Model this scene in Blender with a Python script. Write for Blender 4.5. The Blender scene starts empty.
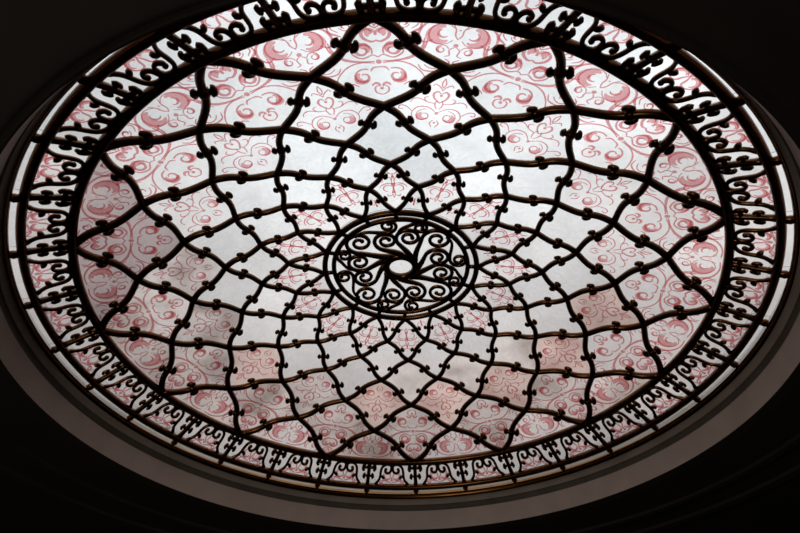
import bpy, math
from mathutils import Vector, Matrix
sin, cos, pi = math.sin, math.cos, math.pi
C = bpy.context.scene.collection
S = 2.0                       # metres per dome radius
CAM_H = 1.6                   # eye height
RING_Z = CAM_H + 1.2836 * S   # height of the dome's springing ring
ROT = -0.0613                 # turn of the pattern about the dome's axis
N = 16
STEP = 2 * pi / N
LEV = [1.0, .848, .7147, .5898, .4843, .3875, .2704]

# ------------------------------------------------------------------ materials
def mat(name):
    m = bpy.data.materials.new(name); m.use_nodes = True
    nt = m.node_tree
    for n in list(nt.nodes): nt.nodes.remove(n)
    return m, nt, nt.nodes.new('ShaderNodeOutputMaterial')

def principled(name, col, rough=.5, metal=0., noise=None, bump=0.):
    m, nt, out = mat(name)
    b = nt.nodes.new('ShaderNodeBsdfPrincipled')
    b.inputs['Roughness'].default_value = rough
    b.inputs['Metallic'].default_value = metal
    b.inputs['Base Color'].default_value = (*col, 1)
    if noise:
        sc, col2 = noise
        tc = nt.nodes.new('ShaderNodeTexCoord')
        n = nt.nodes.new('ShaderNodeTexNoise'); n.inputs['Scale'].default_value = sc; n.inputs['Detail'].default_value = 5
        nt.links.new(tc.outputs['Object'], n.inputs['Vector'])
        r = nt.nodes.new('ShaderNodeValToRGB')
        r.color_ramp.elements[0].color = (*col, 1); r.color_ramp.elements[0].position = .35
        r.color_ramp.elements[1].color = (*col2, 1); r.color_ramp.elements[1].position = .7
        nt.links.new(n.outputs['Fac'], r.inputs['Fac']); nt.links.new(r.outputs['Color'], b.inputs['Base Color'])
        if bump:
            bp = nt.nodes.new('ShaderNodeBump'); bp.inputs['Strength'].default_value = bump; bp.inputs['Distance'].default_value = .01
            nt.links.new(n.outputs['Fac'], bp.inputs['Height']); nt.links.new(bp.outputs['Normal'], b.inputs['Normal'])
    nt.links.new(b.outputs[0], out.inputs[0])
    return m

def glass(name, col, col2, rough=.22, stain=2.5, vary=.10):
    """cathedral glass: thin clear sheet plus some diffuse transmission, each pane a slightly different batch"""
    m, nt, out = mat(name)
    L = nt.links.new
    tc = nt.nodes.new('ShaderNodeTexCoord'); oi = nt.nodes.new('ShaderNodeObjectInfo')
    n = nt.nodes.new('ShaderNodeTexNoise'); n.noise_dimensions = '4D'
    n.inputs['Scale'].default_value = stain; n.inputs['Detail'].default_value = 4
    mu = nt.nodes.new('ShaderNodeMath'); mu.operation = 'MULTIPLY'; mu.inputs[1].default_value = 40
    L(oi.outputs['Random'], mu.inputs[0]); L(mu.outputs[0], n.inputs['W']); L(tc.outputs['Object'], n.inputs['Vector'])
    r = nt.nodes.new('ShaderNodeValToRGB')
    r.color_ramp.elements[0].color = (*col2, 1); r.color_ramp.elements[0].position = .30
    r.color_ramp.elements[1].color = (*col, 1); r.color_ramp.elements[1].position = .56
    L(n.outputs['Fac'], r.inputs['Fac'])
    mr = nt.nodes.new('ShaderNodeMapRange'); mr.inputs['To Min'].default_value = 1 - vary; mr.inputs['To Max'].default_value = 1
    L(oi.outputs['Random'], mr.inputs['Value'])
    mx = nt.nodes.new('ShaderNodeMix'); mx.data_type = 'RGBA'; mx.blend_type = 'MULTIPLY'; mx.inputs['Factor'].default_value = 1
    L(r.outputs['Color'], mx.inputs['A']); L(mr.outputs[0], mx.inputs['B'])
    rip = nt.nodes.new('ShaderNodeTexNoise'); rip.inputs['Scale'].default_value = 16; rip.inputs['Detail'].default_value = 4; rip.inputs['Distortion'].default_value = 1.5
    L(tc.outputs['Object'], rip.inputs['Vector'])
    rr = nt.nodes.new('ShaderNodeMapRange'); rr.inputs['From Min'].default_value = .35; rr.inputs['From Max'].default_value = .65
    rr.inputs['To Min'].default_value = .955; rr.inputs['To Max'].default_value = 1
    L(rip.outputs['Fac'], rr.inputs['Value'])
    my = nt.nodes.new('ShaderNodeMix'); my.data_type = 'RGBA'; my.blend_type = 'MULTIPLY'; my.inputs['Factor'].default_value = 1
    L(mx.outputs['Result'], my.inputs['A']); L(rr.outputs[0], my.inputs['B']); mx = my
    rf = nt.nodes.new('ShaderNodeBsdfTransparent'); L(mx.outputs['Result'], rf.inputs['Color'])
    tl = nt.nodes.new('ShaderNodeBsdfTranslucent'); L(mx.outputs['Result'], tl.inputs['Color'])
    m1 = nt.nodes.new('ShaderNodeMixShader'); m1.inputs[0].default_value = .15
    L(rf.outputs[0], m1.inputs[1]); L(tl.outputs[0], m1.inputs[2])
    gl = nt.nodes.new('ShaderNodeBsdfGlossy'); gl.inputs['Roughness'].default_value = .15
    m2 = nt.nodes.new('ShaderNodeMixShader'); m2.inputs[0].default_value = .03
    L(m1.outputs[0], m2.inputs[1]); L(gl.outputs[0], m2.inputs[2])
    L(m2.outputs[0], out.inputs[0])
    return m

def paint(name, col, fac):
    m, nt, out = mat(name)
    t = nt.nodes.new('ShaderNodeBsdfTransparent'); t.inputs['Color'].default_value = (*col, 1)
    d = nt.nodes.new('ShaderNodeBsdfDiffuse'); d.inputs['Color'].default_value = (*col, 1)
    x = nt.nodes.new('ShaderNodeMixShader'); x.inputs[0].default_value = fac
    nt.links.new(t.outputs[0], x.inputs[1]); nt.links.new(d.outputs[0], x.inputs[2]); nt.links.new(x.outputs[0], out.inputs[0])
    return m

IRON = principled('dark_bronzed_iron', (.135, .058, .020), .27, 1.0, (9, (.085, .037, .013)), .06)
BRASS = principled('brass_lip', (.50, .26, .09), .35, .85, (6, (.34, .17, .055)))
GLASS = glass('frosted_glass', (.97, .97, .97), (.93, .92, .92))
CLEAR = glass('plain_rippled_glass', (.97, .975, .98), (.92, .925, .925))
SALMON = glass('salmon_washed_glass', (.96, .88, .85), (.80, .68, .65), stain=3.5)
SMOKY = glass('smoky_glass', (.76, .71, .71), (.62, .58, .59), stain=2.2)
BLOTCHED = glass('blotched_glass', (.97, .95, .94), (.70, .65, .63), stain=3.2)  # dim shapes seen through the glass are put into its colour as blotches
RED = paint('red_glass_paint', (.78, .37, .385), .06)
PINK = paint('pink_glass_paint', (.86, .46, .475), .06)
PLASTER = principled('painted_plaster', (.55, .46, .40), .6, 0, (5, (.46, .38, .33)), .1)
PLASTER_MID = principled('mid_stone_plaster', (.34, .29, .235), .6, 0, (5, (.28, .235, .19)), .1)  # stone plaster of middling tone for the moulding above the band
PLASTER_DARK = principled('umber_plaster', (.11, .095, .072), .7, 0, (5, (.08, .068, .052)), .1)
ENAMEL = principled('cream_enamel', (.72, .68, .62), .4)
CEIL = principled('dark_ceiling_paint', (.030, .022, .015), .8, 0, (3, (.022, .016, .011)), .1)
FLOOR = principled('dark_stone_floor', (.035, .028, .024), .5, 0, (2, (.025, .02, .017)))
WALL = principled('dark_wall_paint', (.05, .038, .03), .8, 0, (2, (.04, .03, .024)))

# ------------------------------------------------------------------ mesh helpers
class MB:
    def __init__(s): s.v = []; s.f = []; s.m = []
    def add(s, vs, fs, mi=0):
        o = len(s.v); s.v += [tuple(v) for v in vs]
        s.f += [tuple(i + o for i in f) for f in fs]; s.m += [mi] * len(fs)
    def tube(s, pts, rad, n=8, closed=False, flat=1.0, ref=None, mi=0):
        """round bar through pts (dome units); ref(i) gives the surface normal, flat squashes the bar along it"""
        P = [Vector(p) for p in pts]; K = len(P)
        R = rad if isinstance(rad, (list, tuple)) else [rad] * K
        vs = []; up = None
        for i in range(K):
            if closed: t = P[(i + 1) % K] - P[i - 1]
            else: t = P[min(i + 1, K - 1)] - P[max(i - 1, 0)]
            if t.length < 1e-9: t = Vector((1, 0, 0))
            t.normalize()
            u = normal_at(P[i]) if ref is None else Vector(ref)
            u = u - t * u.dot(t)
            if u.length < 1e-3: u = Vector((1, 0, 0)) - t * t.x
            u.normalize(); b = t.cross(u)
            for k in range(n):
                a = 2 * pi * k / n
                vs.append(P[i] + b * (cos(a) * R[i]) + u * (sin(a) * R[i] * flat))
        fs = []
        for i in range(K if closed else K - 1):
            j = (i + 1) % K
            for k in range(n):
                q = (k + 1) % n
                fs.append((i * n + k, i * n + q, j * n + q, j * n + k))
        if not closed:
            fs.append(tuple(range(n - 1, -1, -1))); fs.append(tuple((K - 1) * n + k for k in range(n)))
        s.add(vs, fs, mi)
    def ball(s, c, r, mi=0, n=8):
        c = Vector(c); vs = [c + Vector((0, 0, r))]; m = 5
        for i in range(1, m):
            for k in range(n):
                a = 2 * pi * k / n; b = pi * i / m
                vs.append(c + Vector((cos(a) * sin(b) * r, sin(a) * sin(b) * r, cos(b) * r)))
        vs.append(c - Vector((0, 0, r))); fs = []
        for k in range(n):
            q = (k + 1) % n
            fs.append((0, 1 + k, 1 + q)); fs.append((len(vs) - 1, 1 + (m - 2) * n + q, 1 + (m - 2) * n + k))
            for i in range(m - 2):
                fs.append((1 + i * n + k, 1 + (i + 1) * n + k, 1 + (i + 1) * n + q, 1 + i * n + q))
        s.add(vs, fs, mi)
    def build(s, name, mats, parent=None, smooth=True):
        me = bpy.data.meshes.new(name)
        me.from_pydata([(x * S, y * S, z * S) for x, y, z in s.v], [], s.f)
        for m in (mats if isinstance(mats, (list, tuple)) else [mats]): me.materials.append(m)
        me.polygons.foreach_set('material_index', s.m)
        me.polygons.foreach_set('use_smooth', [smooth] * len(s.f))
        me.update()
        o = bpy.data.objects.new(name, me); C.objects.link(o)
        if parent: o.parent = parent
        else: o.location = (0, 0, RING_Z)
        return o

def dome_h(r): return .233 * (1 - r * r) - (.08 * (r - 1) if r > 1 else 0)
def normal_at(p):
    r = math.hypot(p[0], p[1]); d = .466 * r
    return Vector((p[0] / r * d, p[1] / r * d, 1)).normalized() if r > 1e-6 else Vector((0, 0, 1))
def surf(r, th, off=0.):
    """point of the dome at radius r and bearing th (0 = towards the viewer, growing to the right), lifted by off"""
    th += ROT
    p = Vector((r * sin(th), -r * cos(th), dome_h(r)))
    return p + normal_at(p) * off
def loc(rc, x, y, off=0., thc=0.):
    r = rc + y
    return surf(r, thc + x / max(r, .05), off)
def revolve(prof, n=192, wrap=False):
    mb = MB(); vs = []; fs = []; k = len(prof)
    for i in range(n):
        a = 2 * pi * i / n
        vs += [(r * sin(a), -r * cos(a), h) for r, h in prof]
    for i in range(n):
        j = (i + 1) % n
        for q in range(k if wrap else k - 1):
            w = (q + 1) % k
            fs.append((i * k + q, i * k + w, j * k + w, j * k + q))
    mb.add(vs, fs); return mb
def ring_tube(r, h, rad, n=192, rn=10, flat=1.):
    mb = MB()
    mb.tube([(r * sin(2 * pi * i / n), -r * cos(2 * pi * i / n), h) for i in range(n)], rad, rn, True, flat)
    return mb
def catmull(P, m=6):
    P = [Vector(p) for p in P]; out = []
    for i in range(len(P) - 1):
        a = P[max(i - 1, 0)]; b = P[i]; c = P[i + 1]; d = P[min(i + 2, len(P) - 1)]
        for k in range(m):
            t = k / m
            out.append(.5 * ((2 * b) + (c - a) * t + (2 * a - 5 * b + 4 * c - d) * t * t + (3 * b - a - 3 * c + d) * t ** 3))
    out.append(P[-1]); return out
def lerp(a, b, t): return a + (b - a) * t

# ------------------------------------------------------------------ object helpers
def thing(name, label, cat):
    o = bpy.data.objects.new(name, None); C.objects.link(o)
    o.location = (0, 0, RING_Z); o['label'] = label; o['category'] = cat
    o.empty_display_size = .2
    return o
def turned(o, ang, parent=None, m=None):
    """copy of a part turned about the dome's axis"""
    c = o.copy(); C.objects.link(c); c.parent = parent or o.parent
    c.rotation_euler = (0, 0, ang)
    return c
def structure(o):
    o['kind'] = 'structure'; return o

# ================================================================== the dome
dome = thing('stained_glass_dome', 'shallow stained glass dome of dark iron lattice bars with red-painted panes', 'skylight')

A_, B_ = .50, .45
def f(s): return s + A_ * sin(2 * pi * s) / (2 * pi) + B_ * (s * s - s)
def bar_r(r): return lerp(.0075, .0118, max(0, min(1, (r - .27) / .73)))

SEG = 12
def bar_point(g, L, s, off=0.):
    r = lerp(LEV[L], LEV[L + 1], s)
    return surf(r, g * (STEP / 2) * (L + f(s)), off)
def make_bar(g):
    pts = []; rad = []
    for L in range(6):
        for k in range(SEG):
            s = k / SEG; pts.append(bar_point(g, L, s)); rad.append(bar_r(lerp(LEV[L], LEV[L + 1], s)))
    pts.append(bar_point(g, 5, 1)); rad.append(bar_r(LEV[6]))
    mb = MB(); mb.tube(pts, rad, 10, flat=1.15)
    return mb
def clip_geo(mb, g, L):
    p = bar_point(g, L, .5); q = bar_point(g, L, .52)
    n = normal_at(p); t = (q - p).normalized(); b = n.cross(t).normalized()
    k = bar_r(math.hypot(p.x, p.y)) / .0118; k = k * (.58 + .46 * k)
    # collar
    mb.tube([p - t * .011 * k, p - t * .008 * k, p + t * .008 * k, p + t * .011 * k],
            [.0125 * k, .0155 * k, .0155 * k, .0125 * k], 10)
    for sgn in (-1, 1):
        d = b * sgn
        # neck, then a stubby leaf head curled back along the bar
        mb.tube([p, p + d * .012 * k, p + d * .021 * k], [.0090 * k, .0085 * k, .0090 * k], 8)
        hp = catmull([p + d * .0185 * k - t * .0135 * k * sgn, p + d * .0240 * k - t * .008 * k * sgn - n * .001 * k, p + d * .0255 * k,
                      p + d * .0230 * k + t * .010 * k * sgn + n * .003 * k, p + d * .0175 * k + t * .0125 * k * sgn + n * .004 * k], 3)
        m = len(hp)
        mb.tube(hp, [k * lerp(.0045, .0088, sin(pi * (.12 + .76 * i / (m - 1)))) for i in range(m)], 7)

small = MB()
for g in (1, -1):
    bar0 = make_bar(g).build('lattice_bar', IRON, dome)
    clips = []
    for L in range(3):
        cm = MB(); clip_geo(cm, g, L)
        clips.append(cm.build('leaf_clip', IRON, bar0))
    for k in range(1, N):
        b = turned(bar0, k * STEP, dome)
        for c in clips:
            cc = c.copy(); C.objects.link(cc); cc.parent = b
    for L in range(3, 6):
        cm = MB(); clip_geo(cm, g, L)
        for k in range(N):
            R = Matrix.Rotation(k * STEP, 3, 'Z')
            small.add([R @ Vector(v) for v in cm.v], cm.f)
o = small.build('leaf_clip', IRON, dome); o['kind'] = 'stuff'
o['label'] = 'small iron leaf clips on the bars near the medallion'
ring_tube(1.0, 0, .0138, flat=1.25).build('springing_ring', IRON, dome)

# ---- panes -----------------------------------------------------------------
GOFF, GTH = .0105, .005
def slab(mb, rows, off=GOFF, th=GTH, nv=14):
    """glass sheet from rows of (r, th_left, th_right)"""
    K = len(rows); W = nv + 1; vs = []
    for lay in (off, off + th):
        for r, a, b in rows:
            for k in range(W): vs.append(surf(r, lerp(a, b, k / nv), lay))
    fs = []; o2 = K * W
    for i in range(K - 1):
        for k in range(nv):
            a = i * W + k
            fs.append((a, a + 1, a + W + 1, a + W)); fs.append((o2 + a, o2 + a + W, o2 + a + W + 1, o2 + a + 1))
    for i in range(K - 1):
        for k in (0, nv):
            a = i * W + k
            fs.append((a, a + W, o2 + a + W, o2 + a))
    for i in (0, K - 1):
        for k in range(nv):
            a = i * W + k; fs.append((a, a + 1, o2 + a + 1, o2 + a))
    mb.add(vs, fs, 0)
def cell_rows(j):
    h = STEP / 2; rows = []; M = 10; eps = .02
    for i in range(M + 1):
        s = i / M; w = h * max(f(s), eps); rows.append((lerp(LEV[j], LEV[j + 1], s), -w, w))
    for i in range(1, M + 1):
        s = i / M; w = h * max(1 - f(s), eps); rows.append((lerp(LEV[j + 1], LEV[j + 2], s), -w, w))
    return rows
def stroke(mb, put, pts, w, mi=1, off=None):
    """painted line on the pane: thin ribbon, w = (start, middle, end) widths in pattern units"""
    P = [Vector((p[0], p[1])) for p in pts]; K = len(P); vs = []; fs = []
    for i in range(K):
        t = P[min(i + 1, K - 1)] - P[max(i - 1, 0)]
        if t.length < 1e-9: t = Vector((1, 0))
        t.normalize(); n = Vector((-t.y, t.x)); u = i / (K - 1)
        ww = (lerp(w[0], w[1], u * 2) if u < .5 else lerp(w[1], w[2], u * 2 - 1)) * .5 * STROKE
        vs.append(put(P[i] + n * ww)); vs.append(put(P[i] - n * ww))
    for i in range(K - 1): fs.append((2 * i, 2 * i + 1, 2 * i + 3, 2 * i + 2))
    mb.add(vs, fs, mi)
STROKE = 1.4
def dot(mb, put, c, r, mi=1):
    vs = [put(Vector((c[0] + r * cos(2 * pi * k / 10), c[1] + r * sin(2 * pi * k / 10)))) for k in range(10)]
    mb.add(vs, [tuple(range(10))], mi)
def spiral(c, R, a0, turns, R1, n=22):
    out = []
    for i in range(n + 1):
        u = i / n; a = a0 + 2 * pi * turns * u; r = lerp(R, R1, u ** .8)
        out.append((c[0] + r * cos(a), c[1] + r * sin(a)))
    return out
def cres(c, R, a0, span, n=12):
    return [(c[0] + R * cos(a0 + span * i / n), c[1] + R * sin(a0 + span * i / n)) for i in range(n + 1)]
def sm(P, m=5): return [(p.x, p.y) for p in catmull([(a, b, 0) for a, b in P], m)]
D2R = pi / 180
def design(kind):
    """half of the painted ornament (x >= 0) in units of the pane's half width; mirrored later. entries: (points, widths, slot)"""
    T = (.012, .02, .012); F = (.02, .085, .015); Mw = (.016, .034, .012)
    out = []; dots = []
    if kind == 'outer':
        out += [(spiral((.19, .20), .13, -150 * D2R, -1.25, .045), Mw, 1), (cres((.20, .20), .085, 20 * D2R, 190 * D2R), F, 2),
                (sm([(0, .08), (.07, .12), (.2, .07), (.32, .16), (.3, .28), (.2, .33)]), T, 1),
                (sm([(.0, .36), (.06, .34), (.15, .40), (.17, .49), (.1, .55), (.04, .50)]), Mw, 1),
                (sm([(0, .55), (.06, .6), (.13, .66), (.16, .62)]), T, 1), (sm([(0, .58), (.03, .68), (0, .75)]), T, 1),
                (cres((.05, .46), .05, -40 * D2R, 200 * D2R), F, 2),
                (spiral((.22, -.25), .15, 120 * D2R, -1.2, .04), Mw, 1), (cres((.22, -.26), .09, 60 * D2R, -200 * D2R), F, 2),
                (sm([(0, -.09), (.08, -.1), (.12, -.16)]), T, 1),
                (sm([(.03, -.42), (.09, -.46), (.08, -.55), (.0, -.6)]), T, 1), (cres((.07, -.43), .05, 0, 200 * D2R), Mw, 1),
                (sm([(.60, .40), (.56, .24), (.44, .09), (.25, .02), (.05, .01)]), Mw, 1),
                (sm([(.63, .38), (.60, .26), (.5, .08)]), T, 1),
                (sm([(.05, -.02), (.25, .0), (.42, -.06), (.55, -.20), (.60, -.34)]), T, 1),
                (spiral((.70, .0), .13, 200 * D2R, 1.1, .04), T, 1), (cres((.70, -.01), .06, 0, 170 * D2R), Mw, 2),
                (sm([(.5, -.05), (.55, -.14), (.66, -.16), (.74, -.13)]), T, 1)]
        out += [(sm([(.42, .22), (.50, .30), (.47, .40), (.38, .38)]), T, 1), (sm([(.30, -.42), (.38, -.36), (.46, -.40), (.44, -.47)]), T, 1),
                (sm([(.84, .08), (.90, .03), (.88, -.05)]), T, 1), (cres((.10, .66), .035, 0, 220 * D2R), T, 1)]
        dots = [((0, 0), .04), ((0, .46), .022), ((0, -.48), .028)]
    elif kind == 'edge':
        out += [(cres((.24, .10), .15, 100 * D2R, -230 * D2R), (.03, .15, .02), 2), (cres((.24, .10), .20, 140 * D2R, -290 * D2R), T, 1),
                (cres((.22, .12), .08, 60 * D2R, -200 * D2R), Mw, 1),
                (sm([(0, .02), (.05, .1), (.06, .2), (.12, .3)]), T, 1),
                (spiral((.20, -.20), .11, 170 * D2R, -1.2, .03), T, 1), (cres((.2, -.2), .055, 90 * D2R, -200 * D2R), Mw, 2),
                (sm([(.02, -.14), (.08, -.2), (.06, -.3), (.13, -.33)]), T, 1),
                (sm([(.06, .36), (.3, .37), (.52, .26), (.58, .06), (.48, -.08), (.36, -.02)]), Mw, 1),
                (sm([(.6, .36), (.57, .2), (.66, .12), (.72, .08)]), Mw, 1), (sm([(.66, .38), (.62, .26), (.7, .17)]), T, 1),
                (spiral((.83, .26), .09, 180 * D2R, 1.2, .03), T, 1), (cres((.83, .26), .05, 30 * D2R, 180 * D2R), Mw, 2),
                (sm([(.9, .36), (.98, .38), (1.05, .385)]), T, 1)]
        dots = [((0, -.10), .04), ((.0, .2), .015)]
    elif kind == 'middle':
        out += [(spiral((.22, -.30), .17, 100 * D2R, -1.3, .04), T, 1), (cres((.22, -.30), .09, 60 * D2R, -200 * D2R), F, 2),
                (sm([(.02, -.2), (.18, -.08), (.36, -.1), (.44, -.26), (.36, -.44)]), T, 1),
                (sm([(.02, -.12), (.07, 0), (.04, .1)]), T, 1),
                (sm([(0, .04), (.1, .14), (.13, .25), (.07, .31), (.01, .26)]), Mw, 1),
                (sm([(.08, .02), (.22, .05), (.27, .14), (.2, .17)]), T, 1),
                (sm([(0, .34), (.05, .42), (.14, .48), (.17, .43)]), T, 1), (sm([(0, .4), (.035, .5), (0, .62)]), T, 1),
                (sm([(.03, -.4), (.08, -.48), (.03, -.58)]), T, 1)]
        out += [(sm([(.44, -.2), (.56, -.08), (.66, -.06), (.68, -.13), (.6, -.15)]), T, 1), (sm([(.24, .06), (.36, .12), (.46, .1), (.5, .02)]), T, 1)]
        dots = [((0, -.22), .035), ((0, .22), .03), ((0, -.46), .025)]
    elif kind == 'inner':
        W1 = (.03, .075, .03); out += [(cres((.22, .28), .15, 200 * D2R, -230 * D2R), W1, 1), (cres((.20, -.18), .17, 150 * D2R, -240 * D2R), W1, 1),
                (sm([(0, -.7), (.05, -.45), (.0, -.2), (.05, .1), (0, .6)]), W1, 1),
                (sm([(0, .05), (.22, .08), (.42, .0), (.5, -.12)]), W1, 1), (sm([(0, .55), (.13, .62), (.2, .8)]), W1, 1),
                (sm([(.05, -.55), (.2, -.6), (.24, -.5)]), W1, 1), (cres((.48, .12), .1, 180 * D2R, -200 * D2R), W1, 2)]
        dots = [((0, .02), .08), ((0, .42), .06), ((0, -.4), .06)]
    elif kind == 'tip':
        W1 = (.04, .09, .03); out += [(cres((.2, .1), .17, 170 * D2R, -250 * D2R), W1, 1), (sm([(0, -.5), (.04, -.2), (0, .3)]), W1, 1),
                (sm([(.1, -.15), (.25, -.2), (.3, -.05)]), W1, 1), (sm([(.1, .35), (.4, .4), (.6, .33)]), W1, 1)]
        dots = [((0, .0), .09), ((0, -.35), .07)]
    return out, dots
def decorate(mb, kind, rc, unit, k=1., yo=0.):
    put = lambda p: loc(rc, p[0] * unit * k, (p[1] * k + yo) * unit, GOFF - .0012)
    strokes, dots = design(kind)
    for P, w, mi in strokes:
        for sg in (1, -1):
            stroke(mb, put, [(x * sg, y) for x, y in P], tuple(q * (.62 if kind in ('inner', 'tip') else 1) for q in w), mi)
    for c, r in dots: dot(mb, put, c, r, 1)

def panes(name, mb, material, half, special=None):
    """one pane of a row, then its copies round the dome"""
    base = mb.build(name, [material, RED, PINK], dome, False)
    variants = {}
    for k in range(N):
        pos = k + (.5 if half else 0)
        m = (special or {}).get(pos)
        if k == 0: o = base
        else: o = turned(base, k * STEP, dome)
        if half: o.rotation_euler = (0, 0, (k + .5) * STEP)
        if m:
            if m.name not in variants:
                me = base.data.copy(); me.materials[0] = m; variants[m.name] = me
            o.data = variants[m.name]
    return base
# sixteen pointed edge panes against the ring
mb = MB(); h = STEP / 2; rows = []
for i in range(11):
    s = i / 10; w = h * max(1 - f(s), .02); rows.append((lerp(1.0, LEV[1], s), -w, w))
slab(mb, rows); decorate(mb, 'edge', .927, .165, .92)
panes('edge_pane', mb, GLASS, True, {12.5: SMOKY, 13.5: SMOKY, 11.5: BLOTCHED, 10.5: BLOTCHED, 5.5: BLOTCHED, 8.5: BLOTCHED})
mb = MB(); slab(mb, cell_rows(0)); decorate(mb, 'outer', .855, .166, 1.1)
panes('outer_painted_pane', mb, GLASS, False, {13: SMOKY, 12: BLOTCHED, 11: BLOTCHED, 10: BLOTCHED, 9: BLOTCHED, 8: BLOTCHED, 7: BLOTCHED, 6: BLOTCHED})
mb = MB(); slab(mb, cell_rows(1)); decorate(mb, 'middle', .715, .14, 1.05)
panes('middle_painted_pane', mb, GLASS, True, {4.5: SALMON, 5.5: SALMON, 6.5: SALMON, 7.5: SALMON, 8.5: SALMON, 9.5: BLOTCHED, 10.5: SALMON, 11.5: BLOTCHED, 12.5: BLOTCHED})
mb = MB(); slab(mb, cell_rows(2))
panes('plain_pane', mb, CLEAR, False, {7: BLOTCHED, 8: BLOTCHED, 6: BLOTCHED})
mb = MB(); slab(mb, cell_rows(3))
panes('small_plain_pane', mb, CLEAR, True)
mb = MB(); slab(mb, cell_rows(4)); decorate(mb, 'inner', .3875, .076, 1.1, -.05)
panes('inner_painted_pane', mb, GLASS, False)
mb = MB(); rows = []
for i in range(9):
    s = i / 8; w = h * max(f(s), .02); rows.append((lerp(LEV[5], LEV[6], s), -w, w))
rows = rows[:]; slab(mb, rows); decorate(mb, 'tip', .315, .053, .85, -.05)
panes('pointed_inner_pane', mb, GLASS, True)

# ================================================================== the medallion
med = thing('scrollwork_medallion', 'round black medallion of spiral iron scrolls at the centre of the dome', 'medallion')
def circle(r, off=0., n=96): return [surf(r, 2 * pi * i / n, off) for i in range(n)]
m = MB(); m.tube(circle(.264), .0098, 10, True, 1.2); m.build('outer_ring', IRON, med)
m = MB(); m.tube(circle(.2335), .0084, 10, True, 1.2); m.build('inner_ring', IRON, med)
sp = MB(); sp.tube([surf(.233, 0), surf(.265, 0)], .0075, 8); sp0 = sp.build('spacer', IRON, med)
for k in range(1, N): turned(sp0, k * STEP, med)
m = MB(); m.tube(circle(.051, 0, 48), .0125, 10, True, 1.1); m.build('eye_ring', IRON, med)
gp = MB(); slab(gp, [(max(.002, .2704 * i / 10), 0, 2 * pi) for i in range(11)], nv=64)
gp.build('backing_pane', CLEAR, med, False)
def polar(r, deg): a = deg * D2R; return Vector((r * sin(a), -r * cos(a)))
def med_pt(v, off=0.):
    r = v.length; th = math.atan2(v.x, -v.y)
    return surf(r, th + ROT, off)
def scroll_path(P0, dir0, c, R0, R1, turns, d):
    D = (c - P0).length; psi = math.atan2((c - P0).y, (c - P0).x)
    R = min(R0, D * .98); phi = psi - d * math.acos(-R / D)
    e = lambda a, r: c + Vector((cos(a), sin(a))) * r
    p = e(phi, R0); t = Vector((-sin(phi), cos(phi))) * d; L = (p - P0).length
    a, b, q, w = P0, P0 + dir0 * L * .4, p - t * L * .4, p
    pts = []
    for i in range(14):
        u = i / 14; pts.append(a * (1 - u) ** 3 + b * 3 * u * (1 - u) ** 2 + q * 3 * u * u * (1 - u) + w * u ** 3)
    nst = len(pts); n = int(26 * turns)
    for i in range(n + 1):
        u = i / n; pts.append(e(phi + d * 2 * pi * turns * u, lerp(R0, R1, u ** .85)))
    return pts, nst
def scroll(P0, dir0, c, R0, R1, turns, d, w0, w1, w2):
    pts, nst = scroll_path(P0, dir0, c, R0, R1, turns, d); K = len(pts)
    rad = [lerp(w0, w1, min(1, i / nst)) if i < nst else lerp(w1, w2, (i - nst) / (K - nst)) for i in range(K)]
    mb = MB(); mb.tube([med_pt(p) for p in pts], rad, 8, flat=1.15); mb.ball(med_pt(pts[-1]), w2 * 1.5)
    return mb
V = [(-25, .185, -41.5, .050), (12, .138, -14, .043), (46, .147, 17.5, .044)]
protos = []
for a0, r, a, R0 in V:
    P0 = polar(.058, a0); c = polar(r, a); th = a0 * D2R
    tang = Vector((-cos(th), -sin(th))); rad = P0.normalized()
    d0 = (tang * .75 + rad * .45).normalized()
    protos.append(scroll(P0, d0, c, R0 * 1.03, .0115, 1.6, 1, .0110, .0074, .0056).build('volute_scroll', IRON, med))
P0 = polar(.214, -38); c = polar(.205, -5)
protos.append(scroll(P0, polar(1, 40).normalized(), c, .031, .010, 1.45, -1, .005, .0066, .005).build('small_scroll', IRON, med))
P0 = polar(.168, 4); c = polar(.203, 25)
protos.append(scroll(P0, polar(1, 20).normalized(), c, .028, .009, 1.45, 1, .005, .0066, .005).build('small_scroll', IRON, med))
for q in range(1, 4):
    for o in protos: turned(o, q * pi / 2, med)

# ================================================================== the border
border = thing('scrollwork_border', 'iron border ring of paired scrolls and leafed posts around the dome', 'border')
NB = 32; BST = 2 * pi / NB; BR = .1; HW = BST / 2 * 1.05
FR = 1.107
ring_tube(FR, dome_h(FR) - .004, .0128, flat=1.3).build('frame_ring', IRON, border)
def bp(x, u, off=0.): return loc(1.0, x * HW, u * .107, off)
# post with its two pairs of leaves
p0 = MB(); p0.tube([bp(0, u) for u in (0, .2, .5, .8, 1)], [.0105, .0085, .008, .0085, .0105], 10, flat=1.2)
post0 = p0.build('post', IRON, border)
leafs = []
for sg in (1, -1):
    for u, x1, du, rr in ((.25, .235, .125, .0080), (.60, .185, .095, .0066)):
        lm = MB(); lm.tube([bp(0, u), bp(x1 * .5 * sg, u), bp(x1 * .9 * sg, u)], [rr * 1.05, rr * .9, rr], 8)
        P = catmull([bp(x1 * .74 * sg, u - du), bp(x1 * .97 * sg, u - du * .6), bp(x1 * 1.02 * sg, u), bp(x1 * 1.08 * sg, u + du * .6), bp(x1 * .86 * sg, u + du * 1.15)], 3)
        K = len(P); lm.tube(P, [rr * lerp(.55, 1.0, sin(pi * (.12 + .76 * i / (K - 1)))) for i in range(K)], 7)
        leafs.append(lm)
leafs = [leafs[0], leafs[2], leafs[1], leafs[3]]
lf = MB()
for l in leafs[:2]: lf.add(l.v, l.f)
lg = MB()
for l in leafs[2:]: lg.add(l.v, l.f)
l1 = lf.build('leaf_pair', IRON, post0); l2 = lg.build('leaf_pair', IRON, post0)
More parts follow.
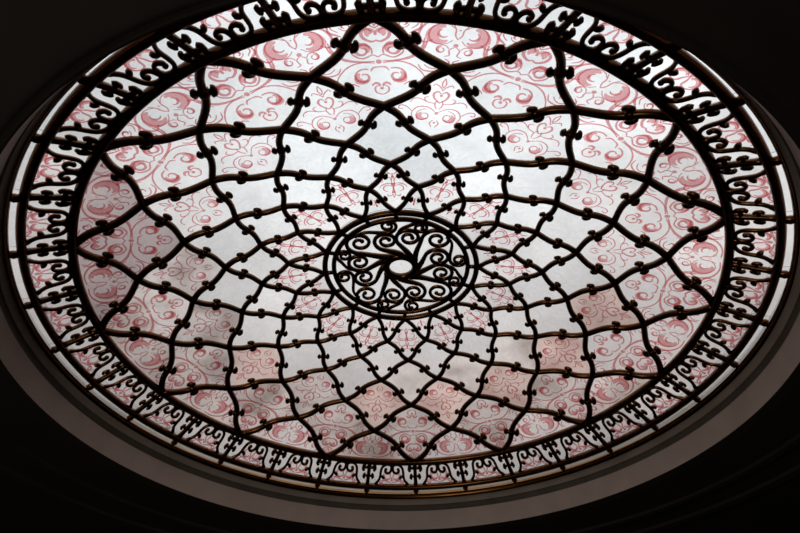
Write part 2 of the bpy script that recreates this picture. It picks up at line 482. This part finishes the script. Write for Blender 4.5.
for k in range(1, NB):
    c = turned(post0, k * BST, border)
    for l in (l1, l2):
        cc = l.copy(); C.objects.link(cc); cc.parent = c
# two mirrored scrolls in every bay
for sg in (1, -1):
    P = catmull([bp(x * sg, u) for x, u in ((.78, 1.0), (.64, .86), (.54, .72), (.50, .58), (.48, .42), (.44, .27), (.35, .16), (.20, .11), (.05, .16),
                                            (.035, .30), (.08, .42), (.19, .47), (.285, .40), (.265, .31))], 5)
    K = len(P); rd = []
    for i in range(K):
        u = i / K; rd.append(.0068 if u < .08 else (.0058 if u < .78 else lerp(.0058, .0068, (u - .78) / .22)))
    s_ = MB(); s_.tube(P, rd, 8, flat=1.15); s_.ball(P[-1], .0078)
    s_.tube(catmull([bp(.53 * sg, .6), bp(.44 * sg, .60), bp(.37 * sg, .64), bp(.36 * sg, .70)], 3), [.0065] * 4 + [.0075] * 4 + [.0065] * 2, 7)
    sc0 = s_.build('scroll', IRON, border); sc0.rotation_euler = (0, 0, BST / 2)
    for k in range(1, NB): turned(sc0, (k + .5) * BST, border)
bm_ = MB(); bm_.tube([bp(0, 0), bp(0, .12), bp(0, .20), bp(0, .26)], [.011, .0115, .010, .006], 9)
bo = bm_.build('scroll_boss', IRON, border); bo.rotation_euler = (0, 0, BST / 2)
for k in range(1, NB): turned(bo, (k + .5) * BST, border)
# glass of the border, its paint near the frame
g_ = MB(); slab(g_, [(lerp(1.0, FR, i / 5), -BST / 2, BST / 2) for i in range(6)], nv=12)
put = lambda p: loc(1.0, p[0] * HW, p[1] * .107, GOFF - .0012)
T = (.03, .06, .03)
for sg in (1, -1):
    for P, w, mi in ((cres((.2, .66), .12, 160 * D2R, -220 * D2R), (.03, .10, .03), 2), (cres((.2, .64), .17, 150 * D2R, -250 * D2R), T, 1),
                     (sm([(0, .75), (.06, .64), (.1, .5), (.2, .46)]), T, 1), (sm([(.02, .92), (.2, .86), (.4, .82), (.52, .9)]), T, 1),
                     (cres((.46, .84), .09, 200 * D2R, -220 * D2R), T, 1)):
        stroke(g_, put, [(x * sg, y) for x, y in P], tuple(q * .75 for q in w), mi)
dot(g_, put, (0, .8), .06)
go = g_.build('border_pane', [GLASS, RED, PINK], border, False); go.rotation_euler = (0, 0, BST / 2)
for k in range(1, NB): turned(go, (k + .5) * BST, border)
# clear strips in the gap beyond the frame, with the ties that carry it
cs = MB(); vs = []
def strip(r, h_): return [(r * sin(a), -r * cos(a), h_) for a in [ROT + BST * (i / 8 - .5) for i in range(9)]]
q = [strip(1.100, -.038), strip(1.159, -.056), strip(1.159, -.052), strip(1.100, -.034)]
vs = sum(q, []); fs = []
for i in range(8):
    for a in range(4):
        b = (a + 1) % 4; fs.append((a * 9 + i, a * 9 + i + 1, b * 9 + i + 1, b * 9 + i))
fs += [(0, 9, 18, 27), (8, 35, 26, 17)]
cs.add(vs, fs); co = cs.build('clear_strip', CLEAR, border, False); co.rotation_euler = (0, 0, BST / 2)
for k in range(1, NB): turned(co, (k + .5) * BST, border)
ti = MB(); a = ROT
ti.tube([(r * sin(a), -r * cos(a), h_) for r, h_ in ((1.108, -.062), (1.118, -.072), (1.126, -.076), (1.134, -.078))], [.010, .011, .0125, .010], 9)
to = ti.build('tie_rod', IRON, border)
for k in range(1, NB): turned(to, k * BST, border)

# ================================================================== the room
lip = revolve([(1.1577, -.0665), (1.1575, -.082), (1.152, -.0855), (1.1285, -.087)]).build('trim_1', BRASS)
structure(lip); lip['label'] = 'narrow brass lip around the skylight opening'
structure(revolve([(1.1605, -.040), (1.1585, -.050), (1.1577, -.0665)]).build('trim_7', ENAMEL))
structure(revolve([(1.1285, -.087), (1.1275, -.0885), (1.1285, -.098), (1.132, -.106), (1.135, -.108)]).build('trim_8', IRON))
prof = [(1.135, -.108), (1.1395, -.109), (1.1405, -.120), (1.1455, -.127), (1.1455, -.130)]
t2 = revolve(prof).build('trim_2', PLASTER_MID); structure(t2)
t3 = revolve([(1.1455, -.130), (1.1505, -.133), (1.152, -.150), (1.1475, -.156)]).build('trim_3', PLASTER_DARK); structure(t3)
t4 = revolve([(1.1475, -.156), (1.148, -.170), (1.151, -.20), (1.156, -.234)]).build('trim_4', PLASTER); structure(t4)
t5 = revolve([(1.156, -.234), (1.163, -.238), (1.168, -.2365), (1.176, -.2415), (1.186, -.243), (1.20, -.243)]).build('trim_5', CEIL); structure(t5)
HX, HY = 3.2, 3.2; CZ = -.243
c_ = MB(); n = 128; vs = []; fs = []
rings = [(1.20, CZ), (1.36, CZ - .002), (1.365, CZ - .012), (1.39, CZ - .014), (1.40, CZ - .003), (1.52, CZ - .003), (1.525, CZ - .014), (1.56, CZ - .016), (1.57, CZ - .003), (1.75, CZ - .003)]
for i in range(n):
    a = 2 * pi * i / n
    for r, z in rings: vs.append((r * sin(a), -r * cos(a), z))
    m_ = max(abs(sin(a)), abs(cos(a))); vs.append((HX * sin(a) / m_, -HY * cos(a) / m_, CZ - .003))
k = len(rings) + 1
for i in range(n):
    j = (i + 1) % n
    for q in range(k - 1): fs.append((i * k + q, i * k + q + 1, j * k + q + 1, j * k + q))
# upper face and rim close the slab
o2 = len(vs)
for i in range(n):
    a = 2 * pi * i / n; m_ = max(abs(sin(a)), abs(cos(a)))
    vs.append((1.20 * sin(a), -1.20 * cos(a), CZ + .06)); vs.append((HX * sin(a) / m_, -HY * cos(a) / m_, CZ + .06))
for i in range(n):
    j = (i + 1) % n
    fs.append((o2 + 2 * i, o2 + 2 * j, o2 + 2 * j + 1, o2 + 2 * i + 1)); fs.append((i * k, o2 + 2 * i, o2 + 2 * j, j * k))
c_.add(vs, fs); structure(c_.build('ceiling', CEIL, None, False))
# masonry drum that closes the opening between ceiling and roof
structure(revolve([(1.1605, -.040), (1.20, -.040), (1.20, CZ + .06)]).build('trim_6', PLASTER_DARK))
def box(name, c, d, m):
    mb = MB(); x, y, z = c; a, b, e = (q / 2 for q in d)
    vs = [(x + i * a, y + j * b, z + l * e) for i in (-1, 1) for j in (-1, 1) for l in (-1, 1)]
    mb.add(vs, [(0, 1, 3, 2), (4, 6, 7, 5), (0, 4, 5, 1), (2, 3, 7, 6), (0, 2, 6, 4), (1, 5, 7, 3)])
    return structure(mb.build(name, m, None, False))
FZ = -RING_Z / S; TOP = .32; mid = (FZ + TOP) / 2; hh = TOP - FZ
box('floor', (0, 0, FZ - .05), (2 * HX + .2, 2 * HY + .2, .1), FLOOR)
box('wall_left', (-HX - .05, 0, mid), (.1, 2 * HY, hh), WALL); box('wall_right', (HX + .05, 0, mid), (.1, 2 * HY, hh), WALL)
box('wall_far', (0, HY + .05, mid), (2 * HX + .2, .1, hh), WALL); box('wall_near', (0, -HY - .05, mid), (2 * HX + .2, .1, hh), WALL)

# ================================================================== sky
w = bpy.data.worlds.new('overcast_sky'); bpy.context.scene.world = w; w.use_nodes = True
nt = w.node_tree
for n_ in list(nt.nodes): nt.nodes.remove(n_)
out = nt.nodes.new('ShaderNodeOutputWorld'); bg = nt.nodes.new('ShaderNodeBackground')
tc = nt.nodes.new('ShaderNodeTexCoord'); sep = nt.nodes.new('ShaderNodeSeparateXYZ')
nt.links.new(tc.outputs['Generated'], sep.inputs[0])
rp = nt.nodes.new('ShaderNodeValToRGB'); el = rp.color_ramp.elements
el[0].position = 0; el[0].color = (.26, .22, .20, 1); el[1].position = 1; el[1].color = (1.15, 1.2, 1.24, 1)
for p, c in ((.42, (.305, .262, .242)), (.56, (.475, .425, .405)), (.70, (.745, .725, .715)), (.86, (1.03, 1.09, 1.12))):
    e = el.new(p); e.color = (*c, 1)
nt.links.new(sep.outputs['Z'], rp.inputs['Fac'])
cl = nt.nodes.new('ShaderNodeTexNoise'); cl.inputs['Scale'].default_value = 6; cl.inputs['Detail'].default_value = 3
nt.links.new(tc.outputs['Generated'], cl.inputs['Vector'])
mr = nt.nodes.new('ShaderNodeMapRange'); mr.inputs['From Min'].default_value = .35; mr.inputs['From Max'].default_value = .65
mr.inputs['To Min'].default_value = .80; mr.inputs['To Max'].default_value = 1.05
nt.links.new(cl.outputs['Fac'], mr.inputs['Value'])
mx = nt.nodes.new('ShaderNodeMix'); mx.data_type = 'RGBA'; mx.blend_type = 'MULTIPLY'; mx.inputs['Factor'].default_value = 1
nt.links.new(rp.outputs['Color'], mx.inputs['A']); nt.links.new(mr.outputs[0], mx.inputs['B'])
# the western half of the overcast is heavier
mr2 = nt.nodes.new('ShaderNodeMapRange'); mr2.inputs['From Min'].default_value = -.65; mr2.inputs['From Max'].default_value = -.1
mr2.inputs['To Min'].default_value = .72; mr2.inputs['To Max'].default_value = 1
nt.links.new(sep.outputs['X'], mr2.inputs['Value'])
mx2 = nt.nodes.new('ShaderNodeMix'); mx2.data_type = 'RGBA'; mx2.blend_type = 'MULTIPLY'; mx2.inputs['Factor'].default_value = 1
nt.links.new(mx.outputs['Result'], mx2.inputs['A']); nt.links.new(mr2.outputs[0], mx2.inputs['B'])
nt.links.new(mx2.outputs['Result'], bg.inputs['Color']); bg.inputs['Strength'].default_value = 1.4
nt.links.new(bg.outputs[0], out.inputs[0])

# fill light added behind and left of the viewer to brighten the plaster band
ld = bpy.data.lights.new('room_fill', 'AREA'); ld.shape = 'RECTANGLE'; ld.size = 1.4; ld.size_y = 1.8; ld.energy = 70; ld.color = (1, .90, .82)
lo = bpy.data.objects.new('room_fill', ld); C.objects.link(lo); lo.location = (-2.6, -6.0, 1.4)
lo.rotation_euler = (Vector((1.5, 3, 4.2)) - Vector(lo.location)).to_track_quat('-Z', 'Y').to_euler()
# ================================================================== camera
cd = bpy.data.cameras.new('camera'); cam = bpy.data.objects.new('camera', cd); C.objects.link(cam)
cd.sensor_width = 36; cd.lens = 619.93 / 800 * 36; cd.clip_start = .02
a_, t_ = .80136, Vector((.00284, .16784, 2.01700))
R = Matrix(((1, 0, 0), (0, cos(a_), -sin(a_)), (0, sin(a_), cos(a_))))
Rt = R.transposed()
pos = -(Rt @ t_) * S + Vector((0, 0, RING_Z))
X = Rt @ Vector((1, 0, 0)); Y = Rt @ Vector((0, -1, 0)); Z = Rt @ Vector((0, 0, -1))
M = Matrix((X, Y, Z)).transposed().to_4x4(); M.translation = pos
cam.matrix_world = M
sc = bpy.context.scene; sc.camera = cam
sc.view_settings.view_transform = 'Standard'; sc.view_settings.look = 'None'
sc.view_settings.gamma = 1; sc.view_settings.use_curve_mapping = False
sc.view_settings.exposure = 0
